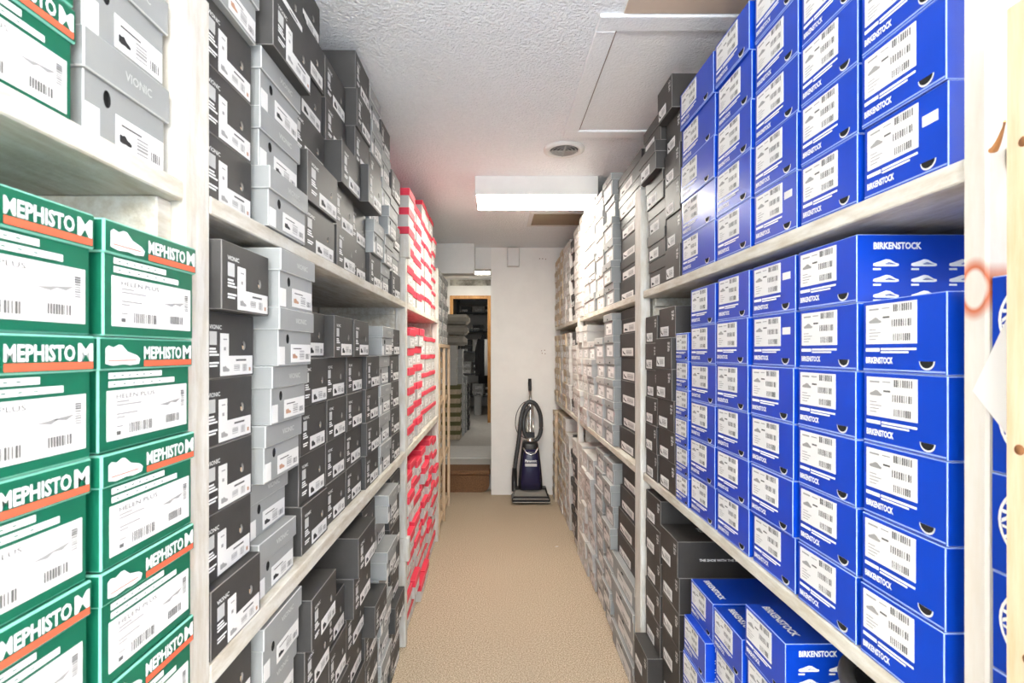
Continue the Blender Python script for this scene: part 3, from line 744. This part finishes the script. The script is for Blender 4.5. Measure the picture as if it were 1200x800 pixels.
# ------------------------------------------------------------------ boxes, right of the aisle
SM = SH_M+.004
P = 'pine upright'
stack('R', .405, .596, SM, .113, ['trad']*5, P, 1, MS, face=.5745, jit=.001, rot=.002)
BR = 'stained post'
ups = [(.660, .822, ['bluek']+['blue']*5), (.826, .989, ['blue']*6), (.992, 1.166, ['bluek']+['blue']*5), (1.172, 1.362, ['blue']*5), (1.368, 1.622, ['bluew']*5)]
for i, (a, b, ks) in enumerate(ups): stack('R', a, b, SH_T, .1135, ks, BR, i+1, TS, jit=.003, protr=[0]*(len(ks)-1)+[.004])
stack('R', 1.630, 1.776, SH_T, .108, ['natu']*6, BR, 6, TS, [0, 0, 0, 0, 0, .024])
stack('R', 1.782, 1.985, SH_T, .100, ['natul']*6, BR, 7, TS, [-.004, .004, -.004, .006, .036, .012])
mids = [(.662, .824, ['blues']*5, .1115), (.828, .997, ['blue']*5+['blues'], .1115), (1.002, 1.178, ['blue']*4+['bluek']*2, .1115), (1.184, 1.362, ['blue']*6, .1115), (1.368, 1.55, ['blue']*6, .1105), (1.556, 1.672, ['bluen']*6, .0895)]
for i, (a, b, ks, h) in enumerate(mids): stack('R', a, b, SM, h, ks, BR, i+1, MS, jit=.003)
stack('R', 1.680, 1.852, SM, .105, ['natu']*6, BR, 7, MS, [.0, 0, .006, .012, .012, .0])
stack('R', 1.858, 2.005, SM, .102, ['natu']*6, BR, 8, MS)
stack('R', 1.030, 1.205, 0, .120, ['blues']*7, BR, 1, FS, frm='top', jit=.003)
stack('R', 1.210, 1.378, 0, .1067, ['bluet']*7, BR, 2, FS, frm='top', jit=.003)
stack('R', 1.384, 1.550, 0, .1065, ['blues']*6+['bluet'], BR, 3, FS, [.02]*6+[-.004], frm='top', jit=.003)
stack('R', 1.640, 1.815, 0, .1172, ['natu']*5+['natus']*2, BR, 4, FS, [0, 0, 0, 0, 0, -.004, .004], frm='top')
stack('R', 1.822, 2.000, 0, .112, ['natu']*8, BR, 5, FS, [.045, .045, .045, 0, 0, 0, 0, 0], frm='top')
# bay beyond: pale boxes
BP = 'blue-box bay'
def colset(cols, base, tier, frm, start=1, where=BP):
    off = (-.034, .0, .002, .006, .010, .014, .014) if where == BP else (.012, .010, .008, .006, .004, -.016, .0)
    for i, (a, b, h, ks, pr) in enumerate(cols): stack('R', a, b, base, h, ks, where, i+start, tier, [off[i]+(pr[q] if pr else 0) for q in range(len(ks))], frm, jit=.006)
colset([
 (2.135, 2.550, .1015, ['natu', 'natul', 'natu', 'natul', 'natul', 'natul'], [0, 0, 0, .004, .01, .02]),
 (2.565, 2.775, .110, ['lg']*6, [0, .01, .004, .006, 0, .012]),
 (2.812, 3.03, .108, ['lt']*6, None),
 (3.04, 3.24, .115, ['lt']*6, None),
 (3.25, 3.41, .115, ['lt']*6, [-.008]*6),
 (3.42, 3.57, .097, ['white']*7, None)], SH_T, TS, 'bottom')
colset([
 (2.135, 2.550, .113, ['natu']*5+['natul'], [0, 0, .004, 0, 0, -.004]),
 (2.565, 2.775, .112, ['lg']*6, [.004, 0, .008, 0, 0, .004]),
 (2.812, 3.03, .111, ['lt']*5, None),
 (3.04, 3.24, .108, ['lt']*5, [0, .006, 0, .012, 0]),
 (3.25, 3.41, .108, ['white']*6, None),
 (3.42, 3.57, .108, ['white']*6, [0, .01, 0, .012, 0, .02])], SM, MS, 'bottom')
colset([
 (2.135, 2.550, .1105, ['lg']*4+['natu']*4, [.046, .046, .05, .042, .022, .01, 0, -.01]),
 (2.565, 2.775, .1085, ['lg']*8, [0, .02, .01, .0, .02, 0, .01, .0]),
 (2.812, 3.03, .1085, ['lg']*8, [0]*7+[-.01]),
 (3.04, 3.24, .112, ['lt']*7, [0, .008, 0, .01, .012, .03, 0]),
 (3.25, 3.41, .112, ['white']*7, [0, .01, 0, .01, 0, .016, 0]),
 (3.42, 3.57, .1, ['white']*8, None)], 0, FS, 'top')
BW = 'vacuum end'
colset([(4.86, 5.03, .105, ['brown']*6, None), (4.68, 4.855, .105, ['brown']*6, None), (4.50, 4.675, .11, ['brown']*6, None), (4.30, 4.495, .11, ['white']*6, None), (4.09, 4.295, .11, ['white']*6, None), (3.87, 4.085, .105, ['natul']*6, [0, .01, 0, .012, 0, .014]), (3.645, 3.865, .11, ['white']*6, None)], SH_T, TS, 'bottom', 1, BW)
colset([(4.86, 5.03, .105, ['brown']*6, None), (4.68, 4.855, .105, ['brown']*6, None), (4.50, 4.675, .105, ['white']*6, None), (4.30, 4.495, .105, ['brown']*6, None), (4.09, 4.295, .105, ['white']*6, None), (3.87, 4.085, .105, ['natul']*6, None), (3.645, 3.865, .105, ['white']*5, [0, .01, .01, .012, .014])], SM, MS, 'bottom', 1, BW)
colset([(4.86, 5.03, .108, ['brown']*8, [.02]*8), (4.68, 4.855, .108, ['brown']*8, None), (4.50, 4.675, .108, ['white', 'brown']*4, None), (4.30, 4.495, .108, ['brown', 'white']*4, None), (4.09, 4.295, .108, ['white']*7, None), (3.87, 4.085, .11, ['natul']*7, [0, .008, 0, .01, 0, .006, 0]), (3.645, 3.865, .112, ['natu']*6+['white'], [0, .01, 0, .01, 0, .01, .02])], 0, FS, 'top', 1, BW)

# ------------------------------------------------------------------ near right: pine upright, note, tie, tub
t = thing('pine_upright', 'bare pine upright with knots in front of the emblem-printed blue boxes', 'post', (.533, .502, 0))
mb = MB(); mb.cbox(0, -.045, 0, .037, .036, 1.79, 'pine', 'pine', .003); link('timber', mb.mesh('timber'), t)
for (y, z) in ((.016, 1.643), (.02, 1.33), (.012, 1.12)):
    mb = MB(); mb.lathe([(.0055, 0), (.004, .0012), (.0001, .0014)], 'knot', 12)
    o = link('knot', mb.mesh('knot'), t); o.location = (0, y, z); o.rotation_euler = (0, -PI/2, 0)
mb = MB(); mb.tube([(.570, .590, 1.662), (.566, .582, 1.660), (.560, .572, 1.663), (.552, .560, 1.668), (.540, .545, 1.670), (.531, .535, 1.671)], [.003, .004, .003, .002, .0012, .0012], 'tie', 8)
tag(link('twine_loop', mb.mesh('twine_loop')), 'short tan twine tie between the white post and the pine upright', 'twine')
mb = MB()
pp = [(.0235, -.042), (-.0215, -.092), (-.044, -.117), (-.044, .096)]
a = mb.add([(0, p[0], p[1]) for p in pp]); b = mb.add([(.0012, p[0], p[1]) for p in pp])
mb.face([a, a+1, a+2, a+3], 'label'); mb.face([b+3, b+2, b+1, b], 'label')
for i in range(4): mb.face((a+i, b+i, b+(i+1) % 4, a+(i+1) % 4), 'label')
o = tag(link('paper_note', mb.mesh('paper_note')), 'white paper note stuck on the stained white post beside the pine upright', 'paper')
o.location = (.5702, .590, 1.425); recalc(o)
t = thing('plastic_bin', 'black plastic bin with a rolled rim beside the blue boxes on the floor', 'bin', (.765, .835, 0))
mb = MB(); mb.lathe([(.001, 0), (.12, 0), (.128, .02), (.152, .845), (.149, .845), (.125, .03), (.001, .025)], 'blackplastic', 32); link('body', mb.mesh('body'), t)
for z, r in ((.852, .162), (.80, .157)):
    mb = MB(); mb.tube([(r*math.cos(2*PI*k/32), r*math.sin(2*PI*k/32), z) for k in range(33)], .013 if z > .82 else .007, 'hose', 8, False); link('rim', mb.mesh('rim'), t)

# ------------------------------------------------------------------ vacuum cleaner
V = thing('upright_vacuum_cleaner', 'navy upright vacuum cleaner with coiled grey hose against the back wall', 'vacuum cleaner', (.322, 4.90, 0))
mb = MB(); mb.cbox(-.18, -.13, .012, .18, .06, .075, 'blackplastic', 'blackplastic', .02); mb.frustum((-.165, .165, -.11, .06, .07), (-.145, .15, -.03, .05, .135), 'blackplastic'); recalc(link('nozzle_head', mb.mesh('nozzle_head'), V))
mb = MB(); mb.frustum((-.160, .150, -.118, -.06, .08), (-.145, .135, -.06, -.03, .122), 'hoodgrey'); recalc(link('hood', mb.mesh('hood'), V))
mb = MB(); mb.cbox(-.178, -.136, .024, .182, -.126, .031, 'chrome', 'chrome', .002); mb.cbox(-.172, -.134, .054, .172, -.126, .060, 'chrome', 'chrome', .002); link('bumper_trim', mb.mesh('bumper_trim'), V)
for s_ in (-1, 1):
    mb = MB(); mb.lathe([(.001, -.015), (.03, -.015), (.034, -.01), (.034, .01), (.03, .015), (.001, .015)], 'blackplastic', 18); o = link('wheel', mb.mesh('wheel'), V); o.location = (s_*.15, .05, .034); o.rotation_euler = (0, PI/2, 0)
def loft(mb, secs, m, n=20):
    """secs = (z, half width, y front, y back): rounded sections"""
    rings = []
    for z, hw, yf, yb in secs:
        ring = []
        for k in range(n):
            a = 2*PI*k/n; c, s_ = math.cos(a), math.sin(a)
            ring.append((hw*math.copysign(abs(c)**.6, c), (yf+yb)/2-(yb-yf)/2*math.copysign(abs(s_)**.6, s_), z))
        rings.append(mb.add(ring))
    for a, b in zip(rings, rings[1:]):
        for i in range(n): mb.face((a+i, a+(i+1) % n, b+(i+1) % n, b+i), m, True)
    mb.face([rings[0]+i for i in range(n)], m); mb.face([rings[-1]+i for i in range(n)], m)
mb = MB(); loft(mb, [(.115, .118, -.06, .08), (.2, .115, -.075, .085), (.35, .102, -.07, .09), (.47, .088, -.055, .095), (.54, .078, -.035, .1), (.57, .07, -.015, .1)], 'blackplastic'); recalc(link('back_shell', mb.mesh('back_shell'), V))
mb = MB(); loft(mb, [(.13, .096, -.09, .0), (.2, .096, -.1, .0), (.35, .085, -.093, .0), (.46, .072, -.078, .0), (.505, .055, -.06, .0)], 'navy'); bag = recalc(link('bag_cover', mb.mesh('bag_cover'), V))
mb = MB(); mb.text('Panasonic', -.055, .395, .055, .42, 'print', -.1015, .02); mb.quad(-.055, .355, .055, .382, 'faintprint', -.1015); link('lettering', mb.mesh('lettering'), bag)
mb = MB(); mb.tube([(-.07, -.045, .52), (-.04, -.075, .475), (0, -.085, .46), (.04, -.075, .475), (.07, -.045, .52)], .007, 'chrome', 8); link('trim_arc', mb.mesh('trim_arc'), V)
mb = MB(); mb.lathe([(.001, .05), (.03, .05), (.04, .03), (.045, 0), (.02, 0)], 'chrome', 16); o = link('neck_collar', mb.mesh('neck_collar'), V); o.location = (0, .03, .555)
mb = MB(); mb.tube([(0, .045, .56), (.005, .07, .75), (.008, .1, .95), (.005, .12, 1.05)], .013, 'chrome', 12); mb.tube([(-.022, .05, .60), (-.022, .085, .92)], .008, 'chrome', 8); mb.tube([(.035, .05, .62), (.03, .085, .92)], .008, 'chrome', 8); link('handle_tube', mb.mesh('handle_tube'), V)
mb = MB(); mb.tube([(.005, .118, 1.035), (.005, .125, 1.06), (.004, .133, 1.12), (.004, .138, 1.165)], [.013, .017, .018, .016], 'blackplastic', 12); link('hand_grip', mb.mesh('hand_grip'), V)
mb = MB()
hp = []
for k in range(41):
    a = PI*1.30-2*PI*.0-(k/40)*PI*1.95
    hp.append((.012+.092*math.cos(a), .045+.0012*k, .745+.185*math.sin(a)))
pre = [(-.15, .0, .13), (-.152, .0, .25), (-.14, .01, .38), (-.118, .02, .52), (-.10, .03, .66), (-.088, .035, .78), (-.06, .04, .89), (-.01, .045, .945), (.05, .05, .925), (.095, .055, .84), (.108, .06, .74), (.1, .06, .64), (.06, .055, .575), (.0, .05, .585), (-.05, .05, .64), (-.06, .055, .74), (-.04, .06, .84), (.005, .065, .895)]
def smooth_path(p, sub=5):
    P_ = [Vector(q) for q in p]; out = []
    for i in range(len(P_)-1):
        p0, p1, p2, p3 = P_[max(i-1, 0)], P_[i], P_[i+1], P_[min(i+2, len(P_)-1)]
        for k in range(sub):
            u = k/sub; out.append(tuple(.5*((2*p1)+(-p0+p2)*u+(2*p0-5*p1+4*p2-p3)*u*u+(-p0+3*p1-3*p2+p3)*u**3)))
    out.append(tuple(P_[-1])); return out
sp = smooth_path(pre, 10)
mb.tube(sp, [.019+(.0022 if k % 2 else 0) for k in range(len(sp))], 'hose', 12); link('hose', mb.mesh('hose'), V)
mb = MB(); mb.tube([(-.152, .0, .10), (-.152, .0, .22), (-.15, .0, .32)], [.026, .027, .022], 'blackplastic', 12); link('hose_cuff', mb.mesh('hose_cuff'), V)
mb = MB(); mb.tube(smooth_path([(0, .06, .955), (-.07, .06, .93), (-.125, .065, .84), (-.14, .07, .73), (-.12, .07, .65), (-.06, .06, .60), (.0, .055, .585)], 6), .004, 'blackplastic', 6); link('power_cord', mb.mesh('power_cord'), V)
mb = MB(); mb.cbox(-.04, .03, .60, .045, .07, .655, 'blackplastic', 'blackplastic', .006); link('cord_hook', mb.mesh('cord_hook'), V)
mb = MB(); mb.poly([(0, 0), (.02, .004), (.024, .016), (.006, .014)], 'label', 0, .001); o = tag(link('paper_scrap', mb.mesh('paper_scrap')), 'tiny white scrap of paper on the carpet', 'paper'); o.location = (.43, 3.75, .001); o.rotation_euler = (-PI/2, 0, 0)

# ------------------------------------------------------------------ beyond the doorway
FZ = .217
DW = 'step'
for i in range(6):
    put('beige', 'L', 7.05, 7.35, FZ+i*.125, .125, 0, 'olive-lidded tan box, %s from bottom in the stack beside the passage doorway' % ORD[i+1], face=.50, d=.34, rot=JR.uniform(-.02, .02))
for i in range(6):
    put('lt', 'L', 7.40, 7.62, FZ+i*.125, .125, 0, 'pale grey shoe box, %s from bottom, behind the olive-lidded tan boxes' % ORD[i+1], face=.47, d=.3, rot=JR.uniform(-.02, .02))
for i in range(7):
    put('lg', 'L', 7.66, 7.88, FZ+i*.12, .12, 0, 'mid grey shoe box, %s from bottom, between pale grey and matt black stacks' % ORD[i+1], face=.45, d=.3, rot=JR.uniform(-.02, .02))
for i in range(6):
    put('natul', 'L', 7.92, 8.14, FZ+i*.12, .12, 0, 'lidded black shoe box, %s from bottom, end stack before the pine doorway' % ORD[i+1], face=.42, d=.3, rot=JR.uniform(-.02, .02))
for i in range(5):
    put('white', 'L', 7.06, 7.34, FZ+.75+i*.11, .11, -.05, 'white lidded shoe box, %s one up on top of the olive-lidded boxes' % ORD[i+1], face=.50, d=.28, rot=JR.uniform(-.02, .02))
for i in range(4):
    put('lt', 'L', 7.41, 7.63, FZ+.75+i*.125, .125, 0, 'pale grey shoe box, %s one up in the passage upper pile' % ORD[i+1], face=.49, d=.3, rot=JR.uniform(-.02, .02))
mb = MB()
for i in range(3):
    pass
for i in range(3):
    mb = MB(); mb.cbox(-.82, 7.20, 0, -.43+.02*i, 7.60, .14, 'baggrey', 'baggrey', .045); o = link('folded_bag', mb.mesh('folded_bag'))
    o.location = (0, 0, FZ+.75+.55+i*.152); tag(o, 'folded grey garment bag, %s from bottom of the pile above the white boxes' % ORD[i+1], 'bag', 'folded garment bags')
# storeroom seen through the pine doorway: dark shelving with boxes, a jacket on a rail
SR = thing('dark_shelving', 'dark metal shelving in the storeroom behind the pine doorway', 'shelving', (0, 10.6, FZ))
for (x, y) in ((-.80, -.2), (-.80, .22), (.02, -.2), (.02, .22)): bx('post', x-.015, y-.015, 0, x+.015, y+.015, 2.3, 'darkmetal', SR)
for z in (.3, .75, 1.2, 1.62, 2.0): bx('shelf_board', -.80, -.2, z, .02, .22, z+.02, 'darkmetal', SR)
for r_, z in enumerate((.32, .77, 1.22, 1.64, 2.02)):
    for c in range(3):
        k = ('natul', 'lt', 'natul', 'white')[(r_+c) % 4]
        for q in range(2 if z < 1.6 else 1):
            o = put(k, 'L', 0, .22, 0, .12, 0, '%s %s in %s column on %s dark storeroom shelf' % (KIND[k][3], ('below' if q == 0 else 'on top'), ORD[c+1], ORD[r_+1]), d=.3)
            o.location = (-.62+c*.24, 10.42, FZ+z+.001+q*.122); o.rotation_euler = (0, 0, 0)
t = thing('hanging_jacket', 'black and white jacket hanging beside the pine doorway', 'jacket', (-.235, 9.35, 0))
mb = MB(); loft(mb, [(.85, .10, -.07, .07), (1.1, .105, -.08, .08), (1.4, .1, -.08, .08), (1.62, .085, -.07, .07), (1.70, .04, -.04, .04), (1.73, .03, -.03, .03)], 'cloth'); recalc(link('torso', mb.mesh('torso'), t))
mb = MB(); loft(mb, [(1.0, .03, -.095, -.06), (1.4, .032, -.1, -.06), (1.66, .03, -.08, -.04)], 'clothwhite'); o = recalc(link('front_panel', mb.mesh('front_panel'), t)); o.location.x = .045
for s_ in (-1, 1):
    mb = MB(); mb.tube([(s_*.07, 0, 1.66), (s_*.115, -.01, 1.45), (s_*.12, -.03, 1.2), (s_*.115, -.05, 1.0)], [.045, .045, .04, .035], 'cloth', 10); link('sleeve', mb.mesh('sleeve'), t)
mb = MB(); mb.tube([(0, 0, 1.72), (0, 0, 1.78), (.015, 0, 1.81), (0, 0, 1.83)], .004, 'darkmetal', 6); link('hanger_hook', mb.mesh('hanger_hook'), t)
mb = MB(); mb.tube([(XL+.002, 9.35, 1.838), (.198, 9.35, 1.838)], .012, 'darkmetal', 8); tag(link('clothes_rail', mb.mesh('clothes_rail')), 'dark metal clothes rail holding the jacket behind the doorway', 'rail')
t = thing('storage_case', 'grey plastic storage case standing on the passage floor by the doorway', 'case', (-.36, 9.9, FZ))
mb = MB(); mb.cbox(-.07, -.1, 0, .07, .1, .36, 'greyplastic', 'greyplastic', .008); link('body', mb.mesh('body'), t)
mb = MB(); mb.tube([(-.04, 0, .355), (-.04, 0, .39), (.04, 0, .39), (.04, 0, .355)], .008, 'blackplastic', 8); link('handle', mb.mesh('handle'), t)
print('boxes', BOXES[0], 'objects', len(bpy.data.objects))
